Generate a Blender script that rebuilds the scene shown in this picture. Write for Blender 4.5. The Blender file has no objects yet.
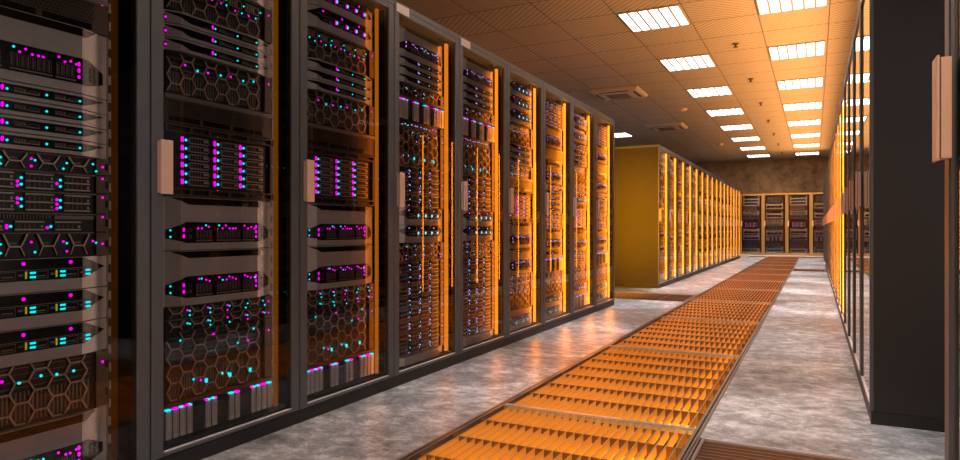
import bpy, math, random
random.seed(7)
COL = bpy.context.scene.collection
PI = math.pi

# ------------------------------------------------------------------ materials
MATS = {}
def new_mat(name):
    m = bpy.data.materials.new(name); m.use_nodes = True
    m.node_tree.nodes.clear(); MATS[name] = m
    return m, m.node_tree.nodes, m.node_tree.links
def pbr(name, col, rough=.5, metal=0., spec=.5, noise=0., nscale=20., bump=0.):
    m, N, L = new_mat(name)
    o = N.new('ShaderNodeOutputMaterial'); b = N.new('ShaderNodeBsdfPrincipled')
    b.inputs['Base Color'].default_value = (*col, 1); b.inputs['Roughness'].default_value = rough
    b.inputs['Metallic'].default_value = metal; b.inputs['Specular IOR Level'].default_value = spec
    L.new(b.outputs[0], o.inputs[0])
    if noise or bump:
        t = N.new('ShaderNodeTexCoord'); n = N.new('ShaderNodeTexNoise'); n.inputs['Scale'].default_value = nscale
        n.inputs['Detail'].default_value = 6
        L.new(t.outputs['Object'], n.inputs['Vector'])
        if noise:
            r = N.new('ShaderNodeMapRange'); r.inputs[3].default_value = 1-noise; r.inputs[4].default_value = 1+noise
            L.new(n.outputs['Fac'], r.inputs[0])
            v = N.new('ShaderNodeVectorMath'); v.operation = 'SCALE'; v.inputs[0].default_value = col
            L.new(r.outputs[0], v.inputs['Scale']); L.new(v.outputs[0], b.inputs['Base Color'])
        if bump:
            bp = N.new('ShaderNodeBump'); bp.inputs['Strength'].default_value = bump; bp.inputs['Distance'].default_value = .02
            L.new(n.outputs['Fac'], bp.inputs['Height']); L.new(bp.outputs[0], b.inputs['Normal'])
    return m
def emis(name, col, st):
    m, N, L = new_mat(name)
    o = N.new('ShaderNodeOutputMaterial'); e = N.new('ShaderNodeEmission')
    e.inputs[0].default_value = (*col, 1); e.inputs[1].default_value = st
    L.new(e.outputs[0], o.inputs[0]); return m

pbr('frame', (.125,.137,.152), .42, .55, noise=.12, nscale=6)
pbr('plinth', (.022,.022,.022), .45, .3, noise=.1, nscale=8)
pbr('side', (.03,.027,.026), .5, .3, noise=.06, nscale=4)
pbr('gasket', (.008,.008,.008), .5)
pbr('bevel_highlight', (.95,.94,.94), .3, .3)  # bright reflection of the glass bevel, painted as near-white colour
pbr('inner', (.028,.021,.016), .12, .5)
pbr('inner_dark', (.012,.011,.011), .5)
pbr('rail', (.10,.08,.06), .4, .5)
pbr('handle', (.80,.55,.42), .42, .25)
pbr('handle_dark', (.03,.03,.03), .5)
pbr('bezel', (.46,.41,.39), .42, .35, noise=.08, nscale=25)
pbr('black', (.007,.006,.006), .4, .3)
pbr('gloss_black', (.007,.006,.006), .2, .4)
pbr('wire', (.5,.35,.27), .4, .5)
pbr('detail', (.20,.16,.145), .45, .4)
pbr('detail_hi', (.42,.34,.30), .4, .4)
pbr('brown', (.085,.055,.035), .45, .4)
pbr('blade', (.70,.60,.56), .5, .2)
pbr('bar', (.17,.14,.13), .35, .6)
pbr('orange_fin', (.88,.47,.08), .5)
pbr('fin_dark', (.16,.06,.01), .5)
pbr('bar_top', (.45,.42,.42), .35, .7)
pbr('brass', (.42,.27,.10), .4, .4)
pbr('white_vent', (.45,.42,.40), .5)
pbr('sprinkler', (.10,.06,.04), .4, .5)
pbr('tbar', (.35,.30,.26), .5)
emis('magenta', (1,.0,.85), 1.6)
emis('cyan', (.0,.9,1), 1.3)
emis('pale_violet', (.62,.22,1), 1.7)
emis('pale_cyan', (.22,.75,1), 1.5)
emis('yellow_led', (.5,.45,.02), .6)
emis('lamp', (1,.93,.86), 4.5)
ORANGE = (1,.27,.012)
STR = {}
def strip_mat(s):
    k = 'strip_%g' % s
    if k not in MATS: emis(k, ORANGE, s)
    return k
emis('trench_glow', (1,.50,.025), 2.1)
emis('trench_lamp', (1,.5,.05), 9)
emis('trench_dim', (1,.30,.02), 1.1)
emis('trench_mid', (1,.26,.02), 1.8)

# glass: thin pane, mirror reflection by Fresnel over clear transmission
def glass(name, mul):
    m, N, L = new_mat(name)
    o = N.new('ShaderNodeOutputMaterial'); mx = N.new('ShaderNodeMixShader'); t = N.new('ShaderNodeBsdfTransparent')
    g = N.new('ShaderNodeBsdfGlossy'); fr = N.new('ShaderNodeFresnel'); fr.inputs[0].default_value = 1.52
    t.inputs[0].default_value = (.90,.88,.86,1); g.inputs['Roughness'].default_value = 0.
    g.inputs[0].default_value = (.95,.95,.95,1)
    mt = N.new('ShaderNodeMath'); mt.operation = 'MULTIPLY'; mt.inputs[1].default_value = mul; mt.use_clamp = True
    L.new(fr.outputs[0], mt.inputs[0]); L.new(mt.outputs[0], mx.inputs[0]); L.new(t.outputs[0], mx.inputs[1]); L.new(g.outputs[0], mx.inputs[2]); L.new(mx.outputs[0], o.inputs[0])
glass('glass', 1.0); glass('glass_mirror', 1.5); glass('glass_soft', .74)
# concrete floor
m, N, L = new_mat('floor')
o = N.new('ShaderNodeOutputMaterial'); b = N.new('ShaderNodeBsdfPrincipled'); L.new(b.outputs[0], o.inputs[0])
tc = N.new('ShaderNodeTexCoord')
def noise(scale, det, rough=.6, vec=None, dist=0):
    n = N.new('ShaderNodeTexNoise'); n.inputs['Scale'].default_value = scale; n.inputs['Detail'].default_value = det
    n.inputs['Roughness'].default_value = rough; n.inputs['Distortion'].default_value = dist
    L.new(vec or tc.outputs['Object'], n.inputs['Vector']); return n
mp = N.new('ShaderNodeMapping'); mp.inputs['Scale'].default_value = (1.1,1.3,1); L.new(tc.outputs['Object'], mp.inputs[0])
n1 = noise(1.5, 8, .65, mp.outputs[0], .4); n2 = noise(9, 12, .82, mp.outputs[0], .3); n3 = noise(60, 4, .7)
mixa = N.new('ShaderNodeMix'); mixa.inputs[0].default_value = .6
L.new(n1.outputs['Fac'], mixa.inputs[2]); L.new(n2.outputs['Fac'], mixa.inputs[3])
rp = N.new('ShaderNodeValToRGB'); L.new(mixa.outputs[0], rp.inputs[0])
rp.color_ramp.elements[0].position = .40; rp.color_ramp.elements[0].color = (.09,.093,.097,1)
rp.color_ramp.elements[1].position = .60; rp.color_ramp.elements[1].color = (.82,.84,.86,1)
e_ = rp.color_ramp.elements.new(.5); e_.color = (.31,.32,.335,1)
L.new(rp.outputs[0], b.inputs['Base Color'])
rr = N.new('ShaderNodeMapRange'); rr.inputs[1].default_value = .35; rr.inputs[2].default_value = .65; rr.inputs[3].default_value = .46; rr.inputs[4].default_value = .26
L.new(n2.outputs['Fac'], rr.inputs[0]); L.new(rr.outputs[0], b.inputs['Roughness'])
bp = N.new('ShaderNodeBump'); bp.inputs['Strength'].default_value = .12; bp.inputs['Distance'].default_value = .01
L.new(n3.outputs['Fac'], bp.inputs['Height']); L.new(bp.outputs[0], b.inputs['Normal'])

# ceiling: rows of panels with diagonal grooves, direction alternating by row
m, N, L = new_mat('ceiling')
o = N.new('ShaderNodeOutputMaterial'); b = N.new('ShaderNodeBsdfPrincipled'); L.new(b.outputs[0], o.inputs[0])
b.inputs['Roughness'].default_value = .6
tc = N.new('ShaderNodeTexCoord'); sp = N.new('ShaderNodeSeparateXYZ'); L.new(tc.outputs['Object'], sp.inputs[0])
def M(op, a, b_=None, c_=None):
    n = N.new('ShaderNodeMath'); n.operation = op
    for i, v in enumerate((a, b_, c_)):
        if v is None: continue
        if isinstance(v, (int, float)): n.inputs[i].default_value = v
        else: L.new(v, n.inputs[i])
    return n.outputs[0]
X, Y = sp.outputs[0], sp.outputs[1]
ty = M('DIVIDE', M('SUBTRACT', Y, 7.8), .8); tx = M('DIVIDE', M('ADD', X, 1.381), .7675)
par = M('FLOORED_MODULO', M('FLOOR', ty), 2.)
sgn = M('MULTIPLY_ADD', par, 2., -1.)
dg = M('ADD', X, M('MULTIPLY', Y, sgn))
st = M('FRACT', M('DIVIDE', dg, .098)); groove = M('LESS_THAN', st, .2)
def line(tv, w): 
    f = M('FRACT', tv); return M('ADD', M('LESS_THAN', f, w), M('GREATER_THAN', f, 1-w))
ln = M('MINIMUM', M('ADD', line(ty, .012), line(tx, .008)), 1.)
dark = M('MAXIMUM', M('MULTIPLY', groove, .58), M('MULTIPLY', ln, .8))
fac = M('SUBTRACT', 1., dark)
v = N.new('ShaderNodeVectorMath'); v.operation = 'SCALE'; v.inputs[0].default_value = (.38,.345,.315)
L.new(fac, v.inputs['Scale']); L.new(v.outputs[0], b.inputs['Base Color'])
bp = N.new('ShaderNodeBump'); bp.inputs['Strength'].default_value = .5; bp.inputs['Distance'].default_value = .01
L.new(fac, bp.inputs['Height']); L.new(bp.outputs[0], b.inputs['Normal'])

# rough concrete wall
m, N, L = new_mat('wall')
o = N.new('ShaderNodeOutputMaterial'); b = N.new('ShaderNodeBsdfPrincipled'); L.new(b.outputs[0], o.inputs[0])
tc = N.new('ShaderNodeTexCoord'); b.inputs['Roughness'].default_value = .85
n1 = noise(1.1, 10, .7, None, .6); n2 = noise(3.5, 8, .7, None, .2)
mixa = N.new('ShaderNodeMix'); mixa.inputs[0].default_value = .5
L.new(n1.outputs['Fac'], mixa.inputs[2]); L.new(n2.outputs['Fac'], mixa.inputs[3])
rp = N.new('ShaderNodeValToRGB'); L.new(mixa.outputs[0], rp.inputs[0])
rp.color_ramp.elements[0].position = .36; rp.color_ramp.elements[0].color = (.07,.055,.045,1)
rp.color_ramp.elements[1].position = .66; rp.color_ramp.elements[1].color = (.42,.33,.26,1)
L.new(rp.outputs[0], b.inputs['Base Color'])
bp = N.new('ShaderNodeBump'); bp.inputs['Strength'].default_value = .5; bp.inputs['Distance'].default_value = .05
L.new(n2.outputs['Fac'], bp.inputs['Height']); L.new(bp.outputs[0], b.inputs['Normal'])

# ------------------------------------------------------------------ mesh builder
class MB:
    def __init__(s): s.v = []; s.f = []; s.mi = []; s.mats = []; s.cur = 0
    def mat(s, name):
        if name not in s.mats: s.mats.append(name)
        s.cur = s.mats.index(name); return s
    def add(s, vs, fs):
        o = len(s.v); s.v += [tuple(p) for p in vs]
        for f in fs: s.f.append(tuple(i+o for i in f)); s.mi.append(s.cur)
        return s
    def box(s, x0, x1, y0, y1, z0, z1):
        if x0 > x1: x0, x1 = x1, x0
        if y0 > y1: y0, y1 = y1, y0
        if z0 > z1: z0, z1 = z1, z0
        return s.add([(x0,y0,z0),(x1,y0,z0),(x1,y1,z0),(x0,y1,z0),(x0,y0,z1),(x1,y0,z1),(x1,y1,z1),(x0,y1,z1)],
              [(0,3,2,1),(4,5,6,7),(0,1,5,4),(1,2,6,5),(2,3,7,6),(3,0,4,7)])
    def cbox(s, x0, x1, y0, y1, z0, z1, c=.003):
        """box with the vertical and horizontal front edges chamfered (front = low y)"""
        s.add([(x0,y1,z0),(x1,y1,z0),(x1,y1,z1),(x0,y1,z1),(x0,y0+c,z0),(x1,y0+c,z0),(x1,y0+c,z1),(x0,y0+c,z1),
               (x0+c,y0,z0+c),(x1-c,y0,z0+c),(x1-c,y0,z1-c),(x0+c,y0,z1-c)],
              [(0,3,2,1),(0,1,5,4),(1,2,6,5),(2,3,7,6),(3,0,4,7),(4,5,9,8),(5,6,10,9),(6,7,11,10),(7,4,8,11),(8,9,10,11)])
        return s
    def quad(s, a, b, c, d): return s.add([a,b,c,d], [(0,1,2,3)])
    def prism_y(s, pts, y0, y1):
        """polygon in x,z (counter-clockwise seen from -y) extruded from y0 (front) to y1"""
        n = len(pts)
        vs = [(x,y0,z) for x,z in pts]+[(x,y1,z) for x,z in pts]
        fs = [tuple(range(n)), tuple(range(2*n-1,n-1,-1))]+[(i,i+n,(i+1)%n+n,(i+1)%n) for i in range(n)]
        return s.add(vs, fs)
    def prism_z(s, pts, z0, z1):
        n = len(pts)
        vs = [(x,y,z0) for x,y in pts]+[(x,y,z1) for x,y in pts]
        fs = [tuple(range(n-1,-1,-1)), tuple(range(n,2*n))]+[(i,(i+1)%n,(i+1)%n+n,i+n) for i in range(n)]
        return s.add(vs, fs)
    def disc(s, x, y, z, r, rz=None, n=8, d=.002):
        rz = rz or r
        pts = [(x+r*math.cos(2*PI*i/n), z+rz*math.sin(2*PI*i/n)) for i in range(n)]
        return s.prism_y(pts, y-d, y)
    def seg(s, x0, z0, x1, z1, w, y0, y1):
        dx, dz = x1-x0, z1-z0; l = math.hypot(dx, dz) or 1; nx, nz = -dz/l*w/2, dx/l*w/2
        return s.prism_y([(x0-nx,z0-nz),(x1-nx,z1-nz),(x1+nx,z1+nz),(x0+nx,z0+nz)], y0, y1)
    def data(s, name):
        me = bpy.data.meshes.new(name); me.from_pydata(s.v, [], s.f)
        for m_ in s.mats: me.materials.append(MATS[m_])
        me.polygons.foreach_set('material_index', s.mi); me.update(); return me
    def merge(s, o):
        off = len(s.v); s.v += o.v
        mp_ = []
        for m_ in o.mats:
            if m_ not in s.mats: s.mats.append(m_)
            mp_.append(s.mats.index(m_))
        s.f += [tuple(i+off for i in f) for f in o.f]; s.mi += [mp_[i] for i in o.mi]; return s

def obj(name, data, parent=None, loc=(0,0,0), rz=0):
    if isinstance(data, MB): data = data.data(name)
    o = bpy.data.objects.new(name, data); COL.objects.link(o)
    o.location = loc; o.rotation_euler = (0,0,rz)
    if parent: o.parent = parent
    return o
def tag(o, label=None, cat=None, group=None, kind=None):
    if label: o['label'] = label
    if cat: o['category'] = cat
    if group: o['group'] = group
    if kind: o['kind'] = kind
    return o
def copy_tree(o, parent=None):
    c = o.copy(); COL.objects.link(c)
    if parent: c.parent = parent
    for ch in list(o.children): copy_tree(ch, c)
    return c

# ------------------------------------------------------------------ servers
# local frame: x across (0..W), y depth (0 = mounting plane, negative towards the door), z up
W = .55
BR = [0, .012, .058, .445, .535, .55]
BD = [0, 0, -.032, -.032, 0, 0]
def surf(x):
    for i in range(5):
        if x <= BR[i+1]: return BD[i]+(BD[i+1]-BD[i])*(x-BR[i])/(BR[i+1]-BR[i])
    return 0.
SMALL = [False]
class Proto:
    def __init__(s, h): s.h = h; s.items = []
    def part(s, name, mat, under=None):
        m_ = MB().mat(mat); s.items.append([name, m_, under]); return m_
    def led(s, x, y, z, c='m', r=.0038, rz=None, under=None):
        if SMALL[0]:
            s.part('status_light', {'m':'pale_violet','c':'pale_cyan','y':'yellow_led'}[c], under).disc(x, y-.0005, z, r*.82, (rz or r)*.82, 6)
        else: s.part('status_light', {'m':'magenta','c':'cyan','y':'yellow_led'}[c], under).disc(x, y-.0005, z, r, rz)
def folded(mb, xs, ztop, zbot, off, thick=0):
    """strip following the folded face of a bezel"""
    xs = sorted(set(xs)|{b_ for b_ in BR if xs[0] < b_ < xs[-1]})
    for a, b_ in zip(xs, xs[1:]):
        ya, yb = surf(a)-off, surf(b_)-off
        mb.quad((a,ya,zbot(a)),(b_,yb,zbot(b_)),(b_,yb,ztop(b_)),(a,ya,ztop(a)))
def lerp_fn(pts):
    def f(x):
        for (a, za), (b_, zb) in zip(pts, pts[1:]):
            if x <= b_: return za+(zb-za)*(x-a)/((b_-a) or 1)
        return pts[-1][1]
    return f
def window(mb, top, bot, off=.0025):
    xs = sorted({p[0] for p in top}|{p[0] for p in bot})
    folded(mb, xs, lerp_fn(top), lerp_fn(bot), off)
def chassis(p):
    p.part('chassis', 'inner_dark').box(.015, .535, .012, .42, .003, p.h-.003)
def bezel_plate(p):
    h = p.h; b_ = p.part('bezel', 'bezel')
    pts = [(BR[i], BD[i]) for i in range(6)]+[(.55,.012),(0,.012)]
    b_.prism_z(pts, .0015, h-.0015)
    return b_
def outline(mb, x0, x1, z0, z1, y, w=.0015):
    for a in ((x0,x1,z0,z0+w),(x0,x1,z1-w,z1),(x0,x0+w,z0,z1),(x1-w,x1,z0,z1)): mb.box(a[0],a[1],y-.001,y,a[2],a[3])
def S_slim(h, ear=True):
    p = Proto(h); chassis(p); bezel_plate(p)
    t_, b_ = .80*h, .26*h
    window(p.part('tapered_slot','gloss_black'), [(.012,t_+.003),(.06,t_),(.538,t_)], [(.012,t_),(.03,t_-.006),(.10,b_),(.45,b_),(.538,t_-.001)])
    y = -.035
    for x0 in (.235,.355):
        d = p.part('drive_bay','detail')
        outline(d, x0, x0+.035, b_+.006, t_-.008, y); outline(d, x0+.042, x0+.075, b_+.009, t_-.011, y); d.box(x0, x0+.075, y-.001, y, b_+.006, b_+.0105)
        for k in range(4): d.box(x0+.004+k*.008, x0+.008+k*.008, y-.001, y, b_+.009, t_-.011)
    z = (t_+b_)/2
    p.led(.203, y, z+.001, 'm', .0045, .008); p.led(.216, y, z-.002, 'c'); p.led(.33, y, z-.001, 'c'); p.led(.435, y, z-.002, 'c')
    if ear:
        p.part('ear_button','gloss_black').disc(.010, -.001, .4*h, .011, .011, 12); p.led(.011, -.003, .4*h, 'm', .0045)
    return p
def S_window(h, seed=1):
    p = Proto(h); chassis(p); bezel_plate(p); R = random.Random(seed)
    zb, zt = .14*h, .53*h; c = .03
    window(p.part('octagon_window','gloss_black'), [(.012,zt-c),(.08,zt),(.47,zt),(.535,zt-c)], [(.012,zb+c*.6),(.08,zb),(.47,zb),(.535,zb+c*.6)])
    window(p.part('vent_slot','gloss_black'), [(.03,h-.004),(.5,h-.004)], [(.03,h-.006),(.09,h-.030),(.46,h-.030),(.5,h-.006)])
    y = -.035; d = p.part('drive_bay','detail')
    for a, n in ((.125,5),(.225,8),(.36,4)):
        for k in range(n):
            x = a+k*.0155; outline(d, x, x+.011, zb+.016, zt-.03, y, .0013); d.box(x+.003, x+.006, y-.001, y, zb+.02, zt-.035)
        d.box(a-.002, a+n*.0155, y-.001, y, zb+.006, zb+.011)
    for z0 in (zb+.018, zb+.043):
        outline(d, .475, .49, z0, z0+.018, surf(.475)-.003, .0015); outline(d, .497, .51, z0, z0+.018, surf(.497)-.003, .0015)
        outline(d, .09, .103, z0, z0+.012, y, .0015)
        p.led(.024, surf(.024)-.006, z0+.006, 'c'); p.led(.066, surf(.066)-.004, z0+.008, 'm', .0042, .008)
    for k in range(3): p.led(.432, y, zb+.022+.021*k, 'm', .0045, .0075 if k else .0055)
    for a, n in ((.125,4),(.225,6),(.36,4)):
        for k in range(n): p.led(a+.006+k*.0175+R.uniform(0,.006), y, zt-.012-R.choice((0,.006,.012)), R.choice('mmc'))
    return p
def S_hexslot(h, var=0):
    p = Proto(h); chassis(p); bezel_plate(p)
    zc = .66*h; hh = .31*h
    window(p.part('hexagon_slot','gloss_black'), [(.014,zc),(.09,zc+hh),(.455,zc+hh),(.54,zc)], [(.014,zc-.001),(.09,zc-hh),(.455,zc-hh),(.54,zc-.001)])
    y = -.035; d = p.part('drive_bay','detail')
    for k in range(4):
        x = .10+.095*k
        outline(d, x, x+.045, zc-hh+.006, zc-.004, y, .0015); d.box(x+.052, x+.066, y-.001, y, zc-.018, zc-.012)
        d.box(x+.006, x+.038, y-.001, y, zc-hh+.012, zc-hh+.016)
    d.box(.06,.48,y-.001,y,zc-.001,zc+.001)
    if var == 0:
        for x in (.15, .289,.38,.466):
            yy = surf(x)-.003
            for q in (0,1): p.part('status_light','cyan').box(x-.008, x+.008, yy-.003, yy, zc-.012-.013*q, zc-.006-.013*q)
            p.part('status_light','yellow_led').box(x-.022, x-.017, yy-.002, yy, zc-.026, zc-.004)
        for x in (.262,.405): p.led(x, y, zc+.02, 'm', .0055)
    else:
        for x in (.20,.285,.36,.43):
            p.part('status_light','pale_cyan' if SMALL[0] else 'magenta').box(x-(.004 if SMALL[0] else .007), x+.002, y-.003, y, zc-.022, zc-.004); p.led(x+.008, y, zc-.011, 'c', .005, .008)
        for x in (.10,.245,.385): p.led(x, y, zc+.018, 'm', .005)
    return p
def frame_back(p, dark='black'):
    h = p.h
    b_ = p.part('back_plate', dark); b_.box(.012, .538, -.002, .012, .001, h-.001)
    e = p.part('mounting_ear','brown')
    e.box(.505, .55, -.014, .012, .002, h-.002)
    e.mat('gloss_black')
    n = max(1, int(h/.09))
    for k in range(n):
        zc = (k+.5)*h/n; e.box(.537,.545,-.0155,-.013,zc-.012,zc+.012)
def hexlat(mb, x0, x1, z0, z1, s_=.037, w=.0055, y0=-.013, y1=-.007, phase=0):
    hh = s_*math.sqrt(3)/2
    i = 0; xc = x0+s_
    while xc-s_/2 < x1:
        off = hh if (i+phase) % 2 else 0
        zc = z0+off-hh
        while zc-hh < z1+.001:
            pts = [(xc+s_*math.cos(a*PI/3), zc+s_*.0+s_*math.sin(a*PI/3)) for a in range(6)]
            for a in (1, 0, 5):  # top, right-up, right-down edges
                (ax, az), (bx, bz) = pts[a], pts[(a+1) % 6]
                if az > z1+1e-4 and bz > z1+1e-4 or az < z0-1e-4 and bz < z0-1e-4: continue
                if max(ax, bx) > x1+.002: continue
                # clip in z
                def cl(px, pz, qx, qz):
                    if pz > z1: k = (z1-qz)/(pz-qz); return qx+(px-qx)*k, z1
                    if pz < z0: k = (z0-qz)/(pz-qz); return qx+(px-qx)*k, z0
                    return px, pz
                A, B_ = cl(ax,az,bx,bz), cl(bx,bz,ax,az)
                if math.hypot(A[0]-B_[0], A[1]-B_[1]) > .002: mb.seg(*A, *B_, w, y0, y1)
            if i == 0:
                for a in (2, 3):
                    (ax, az), (bx, bz) = pts[a], pts[(a+1) % 6]
                    if z0 <= az <= z1 and z0 <= bz <= z1: mb.seg(ax, az, bx, bz, w, y0, y1)
            zc += 2*hh
        i += 1; xc += 1.5*s_
def S_honey(h, seed=1, top=False):
    p = Proto(h); chassis(p); frame_back(p); R = random.Random(seed)
    zt = h-.004
    if top: zt = h-.055
    f = p.part('cooling_fin','detail')
    x = .03
    while x < .49:
        f.box(x, x+.005, -.004, -.001, .012, zt*.42 if h > .2 else zt*.55); x += .0125
    g_ = p.part('drive_bay','detail')
    zz = zt*.62
    while zz < zt-.01:
        g_.box(.03,.49,-.0035,-.001,zz,zz+.002); zz += .02
    hexlat(p.part('honeycomb_grille','wire'), .012, .50, .006, zt, phase=seed % 2)
    if top:
        c = p.part('drive_caddy','wire')
        for k in range(5):
            x = .02+.095*k; outline(c, x, x+.075, h-.045, h-.012, -.006, .003)
            for q in range(4): c.box(x+.01+q*.012, x+.016+q*.012, -.006,-.004, h-.038, h-.018)
            p.led(x+.085, -.006, h-.028, 'c')
        for k in range(12): p.led(.03+.038*k+R.uniform(-.006,.006), -.014, zt+R.choice((0,-.009)), R.choice('mc'))
    else:
        for k in range(7 if h < .2 else 9):
            z = R.choice((zt*.78, zt*.72) if h < .2 else (zt*.9,zt*.7,zt*.25))
            p.led(.03+(.46/(8 if h<.2 else 10))*(k+1)+R.uniform(-.01,.01), -.014, z+R.uniform(-.006,.006), R.choice('ccm'), .0048)
        if h > .2:
            for x in (.19,.31,.42): p.part('status_light','cyan').box(x-.006,x+.006,-.016,-.013,zt*.2-.008,zt*.2+.008)
    p.led(.525, -.015, h*.8, 'm', .0045)
    return p
def S_half(h, seed=1):
    p = Proto(h); chassis(p); frame_back(p); R = random.Random(seed)
    w = p.part('trapezoid_trim','wire')
    for k in range(5):
        x = .022+.098*k; up = True
        zt, zb = h-.006, h*.45
        w.seg(x, zt, x+.018, zb, .005, -.013, -.007); w.seg(x+.018, zb, x+.05, zb, .005, -.013, -.007); w.seg(x+.05, zb, x+.068, zt, .005, -.013, -.007)
        w.seg(x+.018, zb, x+.006, .006, .003, -.010, -.006); w.seg(x+.05, zb, x+.062, .006, .003, -.010, -.006)
    d = p.part('drive_bay','detail'); d.box(.02,.5,-.006,-.002,h-.004,h-.001)
    for k in range(5): d.box(.045+.098*k,.065+.098*k,-.004,-.002,zb+.008,zb+.012)
    for k in range(5):
        x = .098*k+.10
        if R.random() < .85: p.led(x, -.014, h*.62, R.choice('mcc'))
        if R.random() < .7: p.led(x+.011, -.014, h*.55, 'c', .0036)
        if R.random() < .6: p.led(x+R.choice((0,.011)), -.014, h*.22, R.choice('mc'))
    p.led(.525, -.015, h*.5, 'm')
    return p
def S_array(h):
    p = Proto(h); chassis(p); p.part('back_plate','black').box(.004,.546,-.001,.012,.001,h-.001)
    fr_ = p.part('face_frame','brown')
    for z0 in (.004, h-.034):
        fr_.box(.0,.55,-.016,-.001,z0,z0+.006); fr_.box(.0,.55,-.016,-.001,z0+.024,z0+.030)
        for x in (0,.11,.20,.30,.40,.54): fr_.box(x,x+.014,-.016,-.001,z0,z0+.03)
    fr_.box(.535,.55,-.016,-.001,.03,h-.03)
    n = 6; z0, z1 = .042, h-.042; ph = (z1-z0)/n
    for cidx, x in enumerate((.115,.27,.405)):
        for r in range(n):
            z = z0+r*ph
            c = p.part('drive_caddy','wire')
            x1 = x+.094
            c.prism_y([(x+.005,z+.004),(x1-.005,z+.004),(x1,z+.009),(x1,z+ph-.009),(x1-.005,z+ph-.004),(x+.005,z+ph-.004),(x,z+ph-.009),(x,z+.009)], -.008, -.001)
            c.mat('black')
            c.box(x+.004,x1-.004,-.0095,-.007,z+.0075,z+ph-.0075)
            c.mat('detail')
            for q in range(4): c.box(x+.010+q*.013,x+.0125+q*.013,-.011,-.009,z+.008,z+ph-.008)
            c.mat('detail_hi').box(x1-.030,x1-.008,-.013,-.009,z+ph*.42,z+ph*.68)
            p.part('status_light','magenta').box(x-.033,x-.023,-.004,-.001,z+ph*.25,z+ph*.85)
            p.led(x-.012,-.002,z+ph*.5,'c',.0055)
    return p
def S_mesh(h):
    p = Proto(h); chassis(p)
    b_ = p.part('perforated_panel','brown'); b_.box(.0,.55,-.012,.012,.001,h-.001)
    b_.mat('detail').box(0,.55,-.016,-.012,h-.02,h-.003)
    b_.mat('black')
    r = .0056; z = .034; k = 0
    while z < h-.028:
        x = .02+(.0065 if k % 2 else 0)
        while x < .50:
            b_.add([(x+r*math.cos(a*PI/3+PI/6), -.0125, z+r*math.sin(a*PI/3+PI/6)) for a in range(6)], [(0,1,2,3,4,5)]); x += .013
        z += .0113; k += 1
    v_ = p.part('vent_slot','gloss_black')
    for a, c in ((.02,.16),(.175,.31),(.33,.49)): v_.box(a,c,-.014,-.011,.006,.026)
    p.led(.525,-.013,h*.85,'m')
    return p
def S_bays(h, seed=1, vents=False):
    p = Proto(h); chassis(p); frame_back(p); R = random.Random(seed)
    zt = h*.62 if vents else h-.005
    t_ = p.part('face_trim','detail'); t_.box(.0,.505,-.012,-.004,h-.0045,h-.001)
    if vents:
        x = .02
        while x < .36: t_.box(x,x+.004,-.008,-.003,zt+.006,h-.008); x += .0095
        t_.box(.37,.5,-.008,-.003,zt+.004,h-.008)
    rows = 1 if vents else 2
    for k in range(4):
        x = .045+.118*k-(.03 if vents else 0)
        c = p.part('drive_caddy','black'); c.box(x,x+.088,-.008,-.003,.006,zt-.003)
        c.mat('detail_hi')
        for q in range(rows+1): 
            z = .006+(zt-.014)*q/rows; c.box(x,x+.085,-.013,-.007,z,z+.0045)
        c.mat('detail')
        for q in range(rows):
            z = .012+(zt-.014)*q/rows
            for j in range(4): c.box(x+.012+j*.015,x+.014+j*.015,-.010,-.007,z,z+(zt-.02)/rows-.006)
            c.mat('detail_hi').box(x+.075,x+.082,-.012,-.008,z+.002,z+.010); c.mat('detail')
        if k < 3:
            xl = x+.099; zz = .012; step = (zt-.02)/3
            for q in range(3 if not vents else 2):
                if R.random() < .7: p.led(xl-.003,-.008,.014+q*step,'m',.0045)
            for q in range(2 if not vents else 1):
                if R.random() < .9: p.led(xl+.008,-.008,.018+q*step*1.6,'c',.0045)
    p.led(.525,-.015,h*.82,'m')
    return p
def S_blade(h):
    p = Proto(h); chassis(p); p.part('back_plate','black').box(0,.55,-.001,.012,.001,h-.001)
    p.part('top_rail','brown').box(0,.55,-.02,0,h-.016,h-.001)
    x = .006; zt = h-.03
    for gi, n in enumerate((4,2,2,4)):
        for k in range(n):
            b_ = p.part('blade_module','blade'); b_.cbox(x,x+.026,-.014,-.001,.006,zt,.002)
            b_.mat('black')
            z = .026
            while z < zt-.02:
                b_.box(x+.006,x+.010,-.0147,-.0138,z,z+.0035); b_.box(x+.016,x+.020,-.0147,-.0138,z,z+.0035); z += .0085
            p.part('status_light','cyan' if (k+gi) % 2 == 0 else 'magenta').box(x+.003,x+.010,-.0165,-.001,zt-.001,zt+.006)
            p.part('status_light','magenta' if k % 3 else 'cyan').box(x+.014,x+.021,-.0165,-.001,zt-.001,zt+.006)
            x += .0315
        if gi < 3:
            d = p.part('mesh_filler','detail')
            for i in range(5):
                z = .03
                while z < zt-.02: d.box(x+.006+i*.009,x+.010+i*.009,-.003,-.001,z,z+.004); z += .010
            x += .0565
    return p
def S_plain(h):
    p = Proto(h); chassis(p); bezel_plate(p); return p
def S_ledbar(h, seed=3):
    p = Proto(h); chassis(p); frame_back(p); R = random.Random(seed)
    d = p.part('face_trim','detail')
    for k in range(5): outline(d,.02+.095*k,.095+.095*k,.006,h-.006,-.004,.0025)
    for k in range(13): p.led(.03+.035*k+R.uniform(-.008,.008),-.006,h*.5+R.uniform(-.006,.006),R.choice('mc'),.005)
    return p
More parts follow.
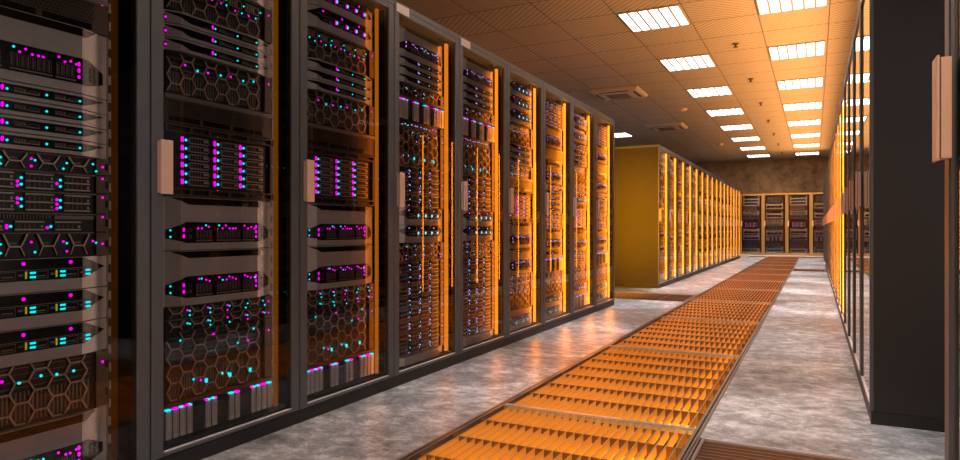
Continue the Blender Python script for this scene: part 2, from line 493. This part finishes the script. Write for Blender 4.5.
KIND = {
 'A': (lambda h, s: S_slim(h), 'slim grey server with a dark tapered slot'),
 'B': (lambda h, s: S_window(h, s), 'grey server with a wide black octagonal window'),
 'K': (lambda h, s: S_hexslot(h, 0), 'grey server with a pointed black slot, cyan lights'),
 'M': (lambda h, s: S_hexslot(h, 1), 'grey server with a pointed black slot, magenta lights'),
 'C': (lambda h, s: S_honey(h, s), 'black server behind copper honeycomb grille'),
 'T': (lambda h, s: S_honey(h, s, True), 'black honeycomb server with a drive row on top'),
 'D': (lambda h, s: S_half(h, s), 'thin black server with copper trapezoid trim'),
 'E': (lambda h, s: S_array(h), 'black drive array with three columns of drives'),
 'F': (lambda h, s: S_mesh(h), 'dark panel perforated with small holes'),
 'G': (lambda h, s: S_bays(h, s), 'dark server with barred drive bays'),
 'V': (lambda h, s: S_bays(h, s, True), 'dark server with a vented strip over drive bays'),
 'H': (lambda h, s: S_blade(h), 'blade chassis with upright pale perforated modules'),
 'P': (lambda h, s: S_plain(h), 'plain grey blanking server front'),
 'L': (lambda h, s: S_ledbar(h, s), 'thin dark unit with a row of lights'),
}
CACHE = {}
def server(kind, h, seed, level):
    key = (kind, round(h, 4), seed, level)
    first = key not in CACHE
    if first:
        SMALL[0] = level != 'hi'
        p = KIND[kind][0](h, seed)
        if level == 'lo':
            mb = MB()
            for nm, m_, u in p.items: mb.merge(m_)
            root = obj('rack_server', mb)
        else:
            root = bpy.data.objects.new('rack_server', None); COL.objects.link(root); root.empty_display_size = .05
            if level == 'hi':
                for nm, m_, u in p.items: obj(nm, m_, root)
            else:
                by = {}
                for q_, (nm, m_, u) in enumerate(p.items): by.setdefault((nm, q_ if nm == 'drive_bay' else 0), MB()).merge(m_)
                for (nm, _), m_ in by.items():
                    o_ = obj(nm, m_, root)
                    if nm in ('status_light','drive_caddy','blade_module'): o_['kind'] = 'stuff'
        CACHE[key] = root; return root
    return copy_tree(CACHE[key])
def server_mesh(kind, h, seed):
    key = (kind, round(h, 4), seed, 'mb')
    if key not in CACHE:
        SMALL[0] = True; p = KIND[kind][0](h, seed); mb = MB()
        for nm, m_, u in p.items: mb.merge(m_)
        CACHE[key] = mb
    return CACHE[key]

def stack(z, *rows):
    out = []
    for k, h in rows: out.append((k, z, h)); z += h
    return out
P0 = stack(.095, ('B',.20),('C',.18),('K',.107),('K',.107),('K',.109),('K',.107),('D',.082),('V',.062),('G',.068),('G',.063),('D',.058),
           ('A',.0512),('A',.0512),('A',.0512),('A',.0512),('B',.209),('F',.13),('B',.20),('A',.052),('A',.052))
P0 = [(k,z,h) for k,z,h in P0]
# the second K from below the honeycomb starts lower in the photo; fix the levels explicitly
P0 = [('B',.088,.203),('C',.291,.191),('K',.482,.109),('K',.591,.109),('K',.700,.107),('D',.807,.080),('V',.887,.062),('G',.949,.068),('G',.1017*10,.063),
      ('D',1.08,.058),('A',1.138,.0512),('A',1.1892,.0512),('A',1.2404,.0512),('A',1.2916,.0512),('B',1.3428,.2192),('F',1.562,.12),('B',1.682,.2),('C',1.882,.16),('A',2.042,.05)]
P1 = [('H',.095,.145),('C',.240,.261),('D',.501,.05),('D',.551,.051),('B',.602,.213),('B',.815,.207),('E',1.022,.281),('F',1.303,.111),('C',1.414,.161),
      ('A',1.575,.0515),('A',1.6265,.0515),('A',1.678,.051),('T',1.729,.15),('M',1.879,.108),('M',1.987,.108)]
P2 = [('P',.09,.052)]+[('G',.142+.0707*i,.0707) for i in range(8)]+[('D',.7076,.055),('D',.7626,.055),('M',.8176,.106),('M',.9236,.106)]+\
     [('G',1.0296,.085),('G',1.1146,.085),('G',1.1996,.0854),('C',1.285,.22),('L',1.505,.048),('H',1.553,.146),('D',1.699,.069),
      ('A',1.768,.0533),('A',1.8213,.0533),('A',1.8746,.0533),('B',1.928,.172)]
P3 = [('K',.09,.106),('P',.196,.05),('C',.246,.19),('D',.436,.05),('D',.486,.05),('B',.536,.21),('B',.746,.21),('E',.956,.26),('F',1.216,.11),('L',1.326,.05),('D',1.376,.055),
      ('A',1.431,.053),('A',1.484,.053),('A',1.537,.053),('T',1.59,.17),('M',1.76,.11),('M',1.87,.11),('M',1.98,.115)]
P4 = [('K',.09,.106),('K',.196,.106),('C',.302,.2),('H',.502,.15),('A',.652,.053),('B',.705,.2),('G',.905,.075),('G',.98,.075),('A',1.055,.053),('A',1.108,.053),('A',1.161,.053),
      ('A',1.214,.053),('D',1.267,.055),('B',1.322,.2),('F',1.522,.13),('B',1.652,.2),('G',1.852,.08),('G',1.932,.08),('G',2.012,.08)]
P5 = [('H',.09,.15),('M',.24,.108),('C',.348,.2),('G',.548,.07),('G',.618,.07),('B',.688,.2),('E',.888,.26),('M',1.148,.106),('D',1.254,.06),('D',1.314,.06),('T',1.374,.18),
      ('A',1.554,.053),('A',1.607,.053),('A',1.66,.053),('G',1.713,.075),('M',1.788,.106),('L',1.894,.05),('M',1.944,.106),('L',2.05,.05)]

# ------------------------------------------------------------------ cabinets
PW, PH, PD = .7675, 2.2, 1.0
LAMP = 1.7
def make_cabinet(strength, frame='frame', side='side', plinth='plinth', pane='glass', edge=0):
    """local: x across 0..PW, y=0 at door face, +y into the cabinet, z up"""
    r = bpy.data.objects.new('server_cabinet', None); COL.objects.link(r); r.empty_display_size = .2
    g = .0015
    m_ = MB().mat(plinth); m_.box(g, PW-g, .004, PD, 0, .058); obj('plinth', m_, r)
    for x0, x1 in ((g,.022),(PW-.022,PW-g)):
        m_ = MB().mat(side); m_.box(x0, x1, .015, PD, .060, PH-.03)
        m_.mat('inner'); xi = x1+.0006 if x0 < .1 else x0-.0006
        m_.quad((xi,.034,.08),(xi,PD-.02,.08),(xi,PD-.02,PH-.06),(xi,.034,PH-.06)); obj('side_panel', m_, r)
    m_ = MB().mat(frame); m_.box(g, PW-g, 0, PD, PH-.030, PH); obj('top_panel', m_, r)
    m_ = MB().mat('inner_dark'); m_.box(.022, PW-.022, PD-.02, PD, .06, PH-.03); obj('back_panel', m_, r)
    m_ = MB().mat('inner_dark'); m_.box(.022, PW-.022, .036, PD-.02, .060, .085); obj('base_tray', m_, r)
    for x0 in (.066,.648):
        m_ = MB().mat('rail'); m_.box(x0, x0+.022, .068, .09, .085, PH-.04)
        m_.mat('gloss_black')
        z = .12
        while z < 2.1: m_.box(x0+.006, x0+.016, .0665, .069, z, z+.03); z += .0625
        obj('mounting_rail', m_, r)
    m_ = MB().mat(strip_mat(strength)); m_.box(*((.650, .666 if strength < .5 else .678, .036, .050) if strength < 4 else (.55,.67,.012,.022)), .10, 2.12)
    obj('light_strip', m_, r)
    if edge:
        m_ = MB().mat(strip_mat(edge)); m_.box(.105, .130, .0105, .020, .10, 2.12); obj('light_strip', m_, r)  # extra glowing strip added close to the glass for a yellow glow
    if strength > .3:
        l_ = bpy.data.lights.new('strip_lamp', 'AREA'); l_.shape = 'RECTANGLE'; l_.size = 2.0; l_.size_y = .03; l_.energy = (LAMP if strength < 4 else .45)*strength; l_.color = (1,.25,.015); l_.specular_factor = .12
        lo = bpy.data.objects.new('strip_lamp', l_); COL.objects.link(lo); lo.parent = r; lo.location = (.645,.025,1.1); lo.rotation_euler = (0, PI/2, -.15)
    else:
        l_ = bpy.data.lights.new('cabinet_fill', 'AREA'); l_.shape = 'RECTANGLE'; l_.size = 2.0; l_.size_y = .03; l_.energy = .55; l_.color = (1,.66,.5)  # weak unseen fill added to brighten the right slopes of the bezels
        lo = bpy.data.objects.new('cabinet_fill', l_); COL.objects.link(lo); lo.parent = r; lo.location = (.70,.030,1.1); lo.rotation_euler = (0, PI/2, -.1)
    # door
    d = MB().mat(frame)
    sw = .053
    d.cbox(g+.001, sw, 0, .014, .061, PH-.031, .003); d.cbox(PW-sw, PW-g-.001, 0, .014, .061, PH-.031, .003)
    d.cbox(sw, PW-sw, 0, .014, PH-.066, PH-.031, .003); d.cbox(sw, PW-sw, 0, .014, .061, .078, .003)
    d.mat('gasket'); 
    d.box(sw,sw+.004,.010,.03,.078,PH-.066); d.box(PW-sw-.004,PW-sw,.010,.03,.078,PH-.066)
    d.mat('bevel_highlight').box(sw, PW-sw, .002, .012, .078, .0815)  # painted highlight line along the bottom of the pane
    door = obj('door', d, r)
    gl = MB().mat(pane); gl.quad((sw,.008,.08),(PW-sw,.008,.08),(PW-sw,.008,PH-.066),(sw,.008,PH-.066)); obj('glass_pane', gl, door)
    h = MB().mat('handle')
    h.cbox(.024,.075,-.023,-.018,1.025,1.222,.0015); h.mat('handle_dark').box(.028,.071,-.018,-.0155,1.031,1.216); h.mat('handle').box(.025,.074,-.0155,.001,1.029,1.218)
    obj('handle', h, door)
    return r
CPROTO = {}
def cabinet(loc, rz, strength, frame='frame', side='side', plinth='plinth', pane='glass', edge=0):
    k = (strength, frame, pane, edge)
    if k not in CPROTO: CPROTO[k] = o = make_cabinet(strength, frame=frame, side=side, plinth=plinth, pane=pane, edge=edge)
    else: o = copy_tree(CPROTO[k])
    o.location = loc; o.rotation_euler = (0,0,rz); return o
ORD = ['first','second','third','fourth','fifth','sixth','seventh','eighth','ninth','tenth','eleventh','twelfth','thirteenth','fourteenth','fifteenth','sixteenth',
       'seventeenth','eighteenth','nineteenth','twentieth','twenty-first','twenty-second','twenty-third','twenty-fourth','twenty-fifth','twenty-sixth','twenty-seventh','twenty-eighth']
SY = .062
def fill(cab_loc, rz, pattern, level, where, group, seed0=0):
    c, s = math.cos(rz), math.sin(rz)
    lx, ly = .092, SY
    for i, (k, z, h) in enumerate(pattern):
        o = server(k, h, 1+(i % 3)+seed0, level)
        o.location = (cab_loc[0]+lx*c-ly*s, cab_loc[1]+lx*s+ly*c, z); o.rotation_euler = (0,0,rz)
        n = len(pattern)
        pos = 'lowest unit' if i == 0 else 'top unit' if i == n-1 else ORD[i]+' unit up'
        tag(o, '%s, %s, %s' % (KIND[k][1].replace(' with a ',' with ').replace(' a ',' '), pos, where), 'server', group)

XL, XR = -2.125, .226
RL, RR = PI/2, -PI/2
pats = [P0,P1,P1,P2,P2,P3,P4,P5,P4]
strs = [.03,.14,.4,.9,1.4,2.2,2.8,3.2,3.6]
for i in range(9):
    loc = (XL, 2.34+.7675*(i-2), 0)
    o = cabinet(loc, RL, strs[i])
    tag(o, 'dark glass-door server cabinet, %s from the camera in the near left row' % ('nearest' if i == 0 else 'last' if i == 8 else ORD[i]), 'cabinet', 'server cabinets of the near left row')
    if i in (3,4): q_ = MB().mat('blade'); q_.box(.02,.15,-.003,.001,2.142,2.190); obj('header_patch', q_, o)  # thin pale rectangle on the header of two cabinets
    fill(loc, RL, pats[i], 'hi' if i < 3 else 'mid', '%s near left cabinet' % ORD[i], 'servers in the near left row', 0 if i < 3 else i)
# block further down on the left
rest = MB()
def add_rest(loc, rz, pattern):
    c, s = math.cos(rz), math.sin(rz)
    for i, (k, z, h) in enumerate(pattern):
        src = server_mesh(k, h, 1+i % 3); q = MB(); q.mats = src.mats; q.f = src.f; q.mi = src.mi
        q.v = [(loc[0]+(x+.09)*c-(y+SY)*s, loc[1]+(x+.09)*s+(y+SY)*c, z+zz) for x, y, zz in src.v]
        rest.merge(q)
BLK = 10.22
for i in range(16):
    loc = (XL, BLK+.7675*i, 0)
    o = cabinet(loc, RL, 4.8)
    tag(o, 'glowing glass-door cabinet, %s of the far left row beyond the cross aisle' % ('first' if i == 0 else 'last' if i == 15 else ORD[i]), 'cabinet', 'server cabinets of the far left row')
    if i < 5: fill(loc, RL, (P3,P5,P4,P3,P5)[i], 'lo', '%s far-left cabinet' % ORD[i], 'servers in the far left row')
simple = [('M',.12,.3),('A',.5,.2),('B',.8,.4),('M',1.3,.3),('A',1.7,.35)]
for i in range(5, 16):
    add_rest((XL, BLK+.7675*i, 0), RL, simple)
# right row
NR = 25
for i in range(NR):
    y1 = 3.52+.7675*(i+1); loc = (XR, y1, 0)
    st_ = .3 if i < 4 else 2 if i < 11 else .3
    o = cabinet(loc, RR, st_, pane='glass_mirror' if i < 4 else 'glass_soft', edge=11 if 3 < i < 14 else 0)
    tag(o, 'dark glass-door cabinet, %s from the camera in the long right row' % ('nearest' if i == 0 else 'last' if i == NR-1 else ORD[i]), 'cabinet', 'server cabinets of the long right row')
    add_rest(loc, RR, simple)
# nearest right cabinet at the picture edge
loc = (XR, 1.565, 0)
o = cabinet(loc, RR, .03); tag(o, 'dark cabinet cut off by the right edge of the picture, copper handle showing', 'cabinet')
add_rest(loc, RR, simple)
# far end row
for i, X0 in enumerate((-3.19, -2.4225, -1.655, -.8875, -.12, .6475)):
    if i == 0 or i == 5: pass
    loc = (X0, 25.6, 0)
    o = cabinet(loc, 0, .1, 'brass', 'brass', 'brass')
    tag(o, 'brass-toned cabinet against the far wall, %s from the left' % ORD[i], 'cabinet', 'cabinets along the far wall')
    if 0 < i < 5: fill(loc, 0, (P4,P3,P4,P3,P4,P3)[i], 'lo', '%s far-wall cabinet' % ORD[i], 'servers in the far wall cabinets')
o = obj('rack_server', rest)
tag(o, 'remaining servers glowing behind the glass of the right and far left rows', 'server', 'servers too far to single out', 'stuff')

# ------------------------------------------------------------------ room shell
def struct(name, mb): o = obj(name, mb); o['kind'] = 'structure'; return o
GX0, GX1 = -1.42, -.471
DEP = .11
# floor with openings for the grates
cross = [(-8.4, GX0-.03, 8.45, 9.38, 'left'), (GX1+.03, 6.4, 2.0, 2.955, 'right'), (GX1+.03, XR-.02, 15.9, 16.75, 'right'), (-2.0, GX0-.03, 23.55, 24.4, 'left'), (GX1+.03, 1.2, 23.55, 24.4, 'right')]
YA, YB = 3.07-1.92*3, 3.07+1.92*11+.35
m_ = MB().mat('floor')
xs = sorted({-9., GX0-.028, GX1+.028, 7., *[v for c in cross for v in c[:2]]})
ys = sorted({-5., 27.2, YA, YB, *[v for c in cross for v in c[2:4]]})
def hole(x, y):
    if GX0-.028 < x < GX1+.028 and YA < y < YB: return True
    return any(c[0] < x < c[1] and c[2] < y < c[3] for c in cross)
for a, b_ in zip(xs, xs[1:]):
    for c, d in zip(ys, ys[1:]):
        if not hole((a+b_)/2, (c+d)/2): m_.quad((a,c,0),(b_,c,0),(b_,d,0),(a,d,0))
# trench walls under the openings
m_.mat('orange_fin')
struct('floor', m_)
m_ = MB().mat('ceiling'); m_.box(-9, 7, -5, 27.2, 3.5, 3.6); struct('ceiling', m_)
m_ = MB().mat('wall'); m_.box(-9, 7, 26.9, 27.1, -.3, 3.5); struct('wall_back', m_)
m_ = MB().mat('wall'); m_.box(-9.1, -9, -5, 27, -.3, 3.5); struct('wall_left', m_)
m_ = MB().mat('wall'); m_.box(7, 7.1, -5, 27, -.3, 3.5); struct('wall_right', m_)
m_ = MB().mat('wall'); m_.box(-9, 7, -5.1, -5, -.3, 3.5); struct('wall_front', m_)

# ------------------------------------------------------------------ floor grates
def grate(L_, W_, along, glow, lampside=True, fins=7, pitch=.039):
    """along = bars run along local y; panel spans x 0..W_, y 0..L_"""
    r = bpy.data.objects.new('floor_grate', None); COL.objects.link(r)
    f = MB().mat('bar')
    for a in ((-.026,-.012,0,L_),(-.006,.008,0,L_),(W_-.008,W_+.006,0,L_),(W_+.012,W_+.026,0,L_)): f.box(a[0],a[1],a[2],a[3],-.02,.003)
    f.mat('bar_top'); f.box(0,W_,.0,.014,-.02,.0025); f.box(0,W_,L_-.014,L_,-.02,.0025); f.box(0,W_,L_-.026,L_-.019,-.02,.001)
    obj('grate_frame', f, r)
    b_ = MB().mat('bar')
    n = int((W_ if along else L_)/pitch)
    for k in range(1, n):
        if along:
            x = W_*k/n; b_.mat('orange_fin').box(x-.0012,x+.0012,.014,L_-.026,-.045,-.003); b_.mat('bar_top').box(x-.0017,x+.0017,.014,L_-.026,-.003,.000)
        else: y = L_*k/n; b_.box(.008,W_-.008,y-.0025,y+.0025,-.016,-.001)
    if not along: 
        k = 1
        while k*.55 < W_: b_.box(k*.55-.004,k*.55+.004,.014,L_-.026,-.026,0.0005); k += 1
    obj('grate_bars', b_, r)
    fin = MB().mat('fin_dark')
    for k in range(fins+1):
        y = .02+(L_-.04)*k/fins
        if along: fin.add([(.0,y-.004,-.002),(W_,y-.004,-.002),(W_,y+.004,-.002),(0,y+.004,-.002),(0,y-.002,-.07),(W_,y-.002,-.07),(W_,y+.004,-.07),(0,y+.004,-.07)],
                          [(0,1,2,3),(0,4,5,1),(3,2,6,7)])
    for a in (0, W_): fin.quad((a,0,-.02),(a,L_,-.02),(a,L_,-DEP),(a,0,-DEP))
    for a in (0, L_): fin.quad((0,a,-.02),(W_,a,-.02),(W_,a,-DEP),(0,a,-DEP))
    obj('duct_baffle', fin, r)
    t_ = MB().mat(glow); t_.box(0,W_,0,L_,-DEP-.02,-DEP); obj('glow_panel', t_, r)
    if lampside:
        l_ = MB().mat('trench_lamp'); l_.box(W_-.05,W_-.02,.02,L_-.02,-DEP,-DEP+.02); obj('light_strip', l_, r)
    return r
proto = None
for k in range(-1, 11):
    y0 = 3.07+1.92*k
    o = grate(1.92, GX1-GX0, True, 'trench_glow') if proto is None else copy_tree(proto)
    proto = proto or o
    o.location = (GX0, y0, 0)
    tag(o, 'orange-lit steel floor grate panel, %s along the centre walkway' % ('nearest' if k == -1 else 'last' if k == 10 else ORD[k+1]), 'floor grate', 'grate panels of the centre walkway')
o = grate(YB-(3.07+1.92*11), GX1-GX0, True, 'trench_glow', fins=1); o.location = (GX0, 3.07+1.92*11, 0)
tag(o, 'short orange grate panel at the foot of the far wall cabinets', 'floor grate')
o = grate(1.92, GX1-GX0, True, 'trench_glow') if False else None
lab = ['dim red-orange floor grate crossing the aisle before the far left row','dark bronze floor grate at the bottom right beside the walkway',
       'thin orange grate strip beside the walkway, midway down on the right','orange grate strip left of the walkway before the far wall','orange grate strip right of the walkway before the far wall']
for i, c in enumerate(cross):
    o = grate(c[3]-c[2], c[1]-c[0]-.03, False, 'trench_dim' if i == 1 else 'trench_mid', False, 3); o.location = (c[0]+.015, c[2], 0)
    tag(o, lab[i], 'floor grate')
# floor piece closing the walkway trench behind the camera
m_ = MB().mat('floor'); m_.box(GX0-.03, GX1+.03, YA, 3.07-1.92, -.02, 0); struct('floor', m_)

# ------------------------------------------------------------------ ceiling fixtures
def area(name, loc, rot, sx, sy, energy, col, spread=PI):
    l = bpy.data.lights.new(name, 'AREA'); l.shape = 'RECTANGLE'; l.size = sx; l.size_y = sy; l.energy = energy; l.color = col; l.spread = spread
    o = bpy.data.objects.new(name, l); COL.objects.link(o); o.location = loc; o.rotation_euler = rot; return o
def fixture():
    r = bpy.data.objects.new('ceiling_light', None); COL.objects.link(r)
    f = MB().mat('tbar')
    w, l = .725, .80
    for a in ((-w/2,w/2,-l/2,-l/2+.014),(-w/2,w/2,l/2-.014,l/2),(-w/2,-w/2+.014,-l/2,l/2),(w/2-.014,w/2,-l/2,l/2)): f.box(a[0],a[1],a[2],a[3],-.012,0)
    for k in range(1, 6):
        x = -w/2+w*k/6; f.box(x-.012,x+.012,-l/2,l/2,-.012,0)
    obj('louvre_frame', f, r)
    for k in range(6):
        x = -w/2+w*k/6; d = MB().mat('lamp'); d.box(x+(.014 if k == 0 else .012),x+w/6-(.014 if k == 5 else .012),-l/2+.014,l/2-.014,-.006,-.001); obj('diffuser', d, r)
    return r
proto = None
for ci, (X, side) in enumerate(((-1.765,'left'),(-.235,'right'),(-4.86,'far left'))):
    for k in range(-3, 8):
        if ci == 2 and k not in (2,3,4): continue
        o = fixture() if proto is None else copy_tree(proto); proto = proto or o
        o.location = (X, 8.22+2.4*k, 3.4995)
        if k >= 0 and ci < 2: lb = 'glowing six-cell ceiling light panel, %s visible of the %s walkway column' % (ORD[k], side)
        elif ci == 2: lb = 'white six-cell ceiling light over the far left area, %s of its column' % ORD[k-2]
        else: lb = 'six-cell ceiling light overhead near the camera, %s of the %s column' % (ORD[k+3], side)
        tag(o, lb, 'ceiling light', 'ceiling light panels')
        lo = area('ceiling_lamp', (0,0,-.02), (0,0,0), .66, .74, 12 if k > -1 else 6 if k == -1 else 3, (.96,.97,1), math.radians(48)); lo.parent = o
def vent():
    r = bpy.data.objects.new('air_conditioner', None); COL.objects.link(r)
    a = .45
    m_ = MB().mat('white_vent')
    o1 = [(-a,-a),(a,-a),(a,a),(-a,a)]; i1 = [(-.3,-.3),(.3,-.3),(.3,.3),(-.3,.3)]
    m_.box(-a,a,-a,a,-.02,0)
    vs = [(x,y,-.02) for x,y in o1]+[(x*.93,y*.93,-.055) for x,y in o1]+[(x*1.25,y*1.25,-.062) for x,y in i1]+[(x*.9,y*.9,-.075) for x,y in i1]
    fs = [(i,(i+1)%4,(i+1)%4+4,i+4) for i in range(4)]+[(i+4,(i+1)%4+4,(i+1)%4+8,i+8) for i in range(4)]+[(i+8,(i+1)%4+8,(i+1)%4+12,i+12) for i in range(4)]+[(15,14,13,12)]
    m_.add(vs, fs); obj('casing', m_, r)
    for k in range(4):
        s_ = MB().mat('black'); s_.box(-.27,.27,-.375,-.315,-.068,-.058); o_ = obj('air_slot', s_, r); o_.rotation_euler = (0,0,k*PI/2)
    g_ = MB().mat('detail')
    for k in range(9): g_.box(-.2,.2,-.2+k*.05-.012,-.2+k*.05+.012,-.08,-.074)
    obj('intake_grille', g_, r)
    return r
v1 = vent(); v1.location = (-3.31,12.3,3.4995); tag(v1, 'square grey ceiling air conditioner unit, the nearer and larger of the two', 'air conditioner')
v2 = copy_tree(v1); v2.location = (-3.31,16.8,3.4995); tag(v2, 'square grey ceiling air conditioner unit above the far left row', 'air conditioner')
def spr():
    m_ = MB().mat('sprinkler')
    def ring(r, z): return [(r*math.cos(i*PI/4), r*math.sin(i*PI/4), z) for i in range(8)]
    prof = [(.045,0),(.045,-.012),(.012,-.014),(.012,-.05),(.035,-.052),(.035,-.058),(.008,-.06)]
    vs = [p for r, z in prof for p in ring(r, z)]; fs = []
    for j in range(len(prof)-1):
        for i in range(8): fs.append((j*8+i, j*8+(i+1)%8, (j+1)*8+(i+1)%8, (j+1)*8+i))
    fs.append(tuple(range(len(vs)-8, len(vs)))); m_.add(vs, fs); return m_
proto = None
for k in range(7):
    if proto is None: o = proto = obj('sprinkler', spr())
    else: o = copy_tree(proto)
    o.location = (-.99, 9.84+2.4*k-.02, 3.4995)
    tag(o, 'small dark ceiling sprinkler between the light columns, %s from the camera' % ('nearest' if k == 0 else ORD[k]), 'sprinkler', 'ceiling sprinklers')
def smoke():
    m_ = MB().mat('handle'); n = 12
    prof = [(.09,0),(.09,-.02),(.06,-.045),(.03,-.05)]
    vs = [(r*math.cos(i*2*PI/n), r*math.sin(i*2*PI/n), z) for r, z in prof for i in range(n)]; fs = []
    for j in range(3):
        for i in range(n): fs.append((j*n+i, j*n+(i+1)%n, (j+1)*n+(i+1)%n, (j+1)*n+i))
    fs.append(tuple(range(3*n, 4*n))); m_.add(vs, fs); return m_
o = obj('smoke_detector', smoke()); o.location = (-2.53,14.6,3.4995); tag(o, 'small round smoke detector on the ceiling between the two air conditioners', 'smoke detector')
o2 = o.copy(); COL.objects.link(o2); o2.location = (-2.55,21.,3.4995); tag(o2, 'tiny round smoke detector on the ceiling near the far wall', 'smoke detector')

# ------------------------------------------------------------------ lights
OC = (1,.41,.11)
area('ceiling_fill', (.75, 13.5, 2.42), (PI,-.88,0), .4, 21, 405, OC, 1.3)           # unseen light added above the right cabinets to tint the ceiling orange
area('end_fill', (XL-.55, 7.76, 1.1), (PI/2,0,0), .8, 1.9, 26, (1,.36,.001), 1.1)   # unseen light added to turn the far left row's end panel orange
area('far_wash', (-1.0, 22.6, 3.42), (.75,0,0), 3.0, .4, 95, (1,.50,.18), 2.0)  # unseen wash light added to warm the far wall cabinets
area('aisle_fill', (1.6, 2.15, 1.3), (PI/2,0,PI/2), 1.2, 1.8, 19, (1,.88,.82)).data.specular_factor = 0.15  # unseen fill added in the right aisle to brighten the left server fronts
area('rear_fill', (-.2, -2.2, 3.2), (PI/4,0,0), 2.0, 1.2, 36, (1,.60,.38), 1.1).data.specular_factor = 0.0  # unseen fill added behind the camera to light the right-hand handles

w = bpy.data.worlds.new('World'); bpy.context.scene.world = w; w.use_nodes = True
w.node_tree.nodes['Background'].inputs[0].default_value = (.02,.02,.022,1)

# ------------------------------------------------------------------ camera
cam = bpy.data.cameras.new('Camera'); cam.sensor_width = 36; cam.lens = 658.7/960*36; cam.clip_start = .05
co = bpy.data.objects.new('Camera', cam); COL.objects.link(co)
co.location = (0,0,.894); co.rotation_euler = (PI/2, 0, math.atan(335/658.7))
sc = bpy.context.scene; sc.camera = co
sc.view_settings.view_transform = 'Standard'; sc.view_settings.look = 'None'
sc.view_settings.exposure = 0; sc.view_settings.gamma = 1
sc.cycles.max_bounces = 8; sc.cycles.transparent_max_bounces = 12; sc.cycles.glossy_bounces = 4; sc.cycles.diffuse_bounces = 3
sc.cycles.caustics_reflective = False; sc.cycles.sample_clamp_indirect = 6
sc.cycles.use_denoising = True
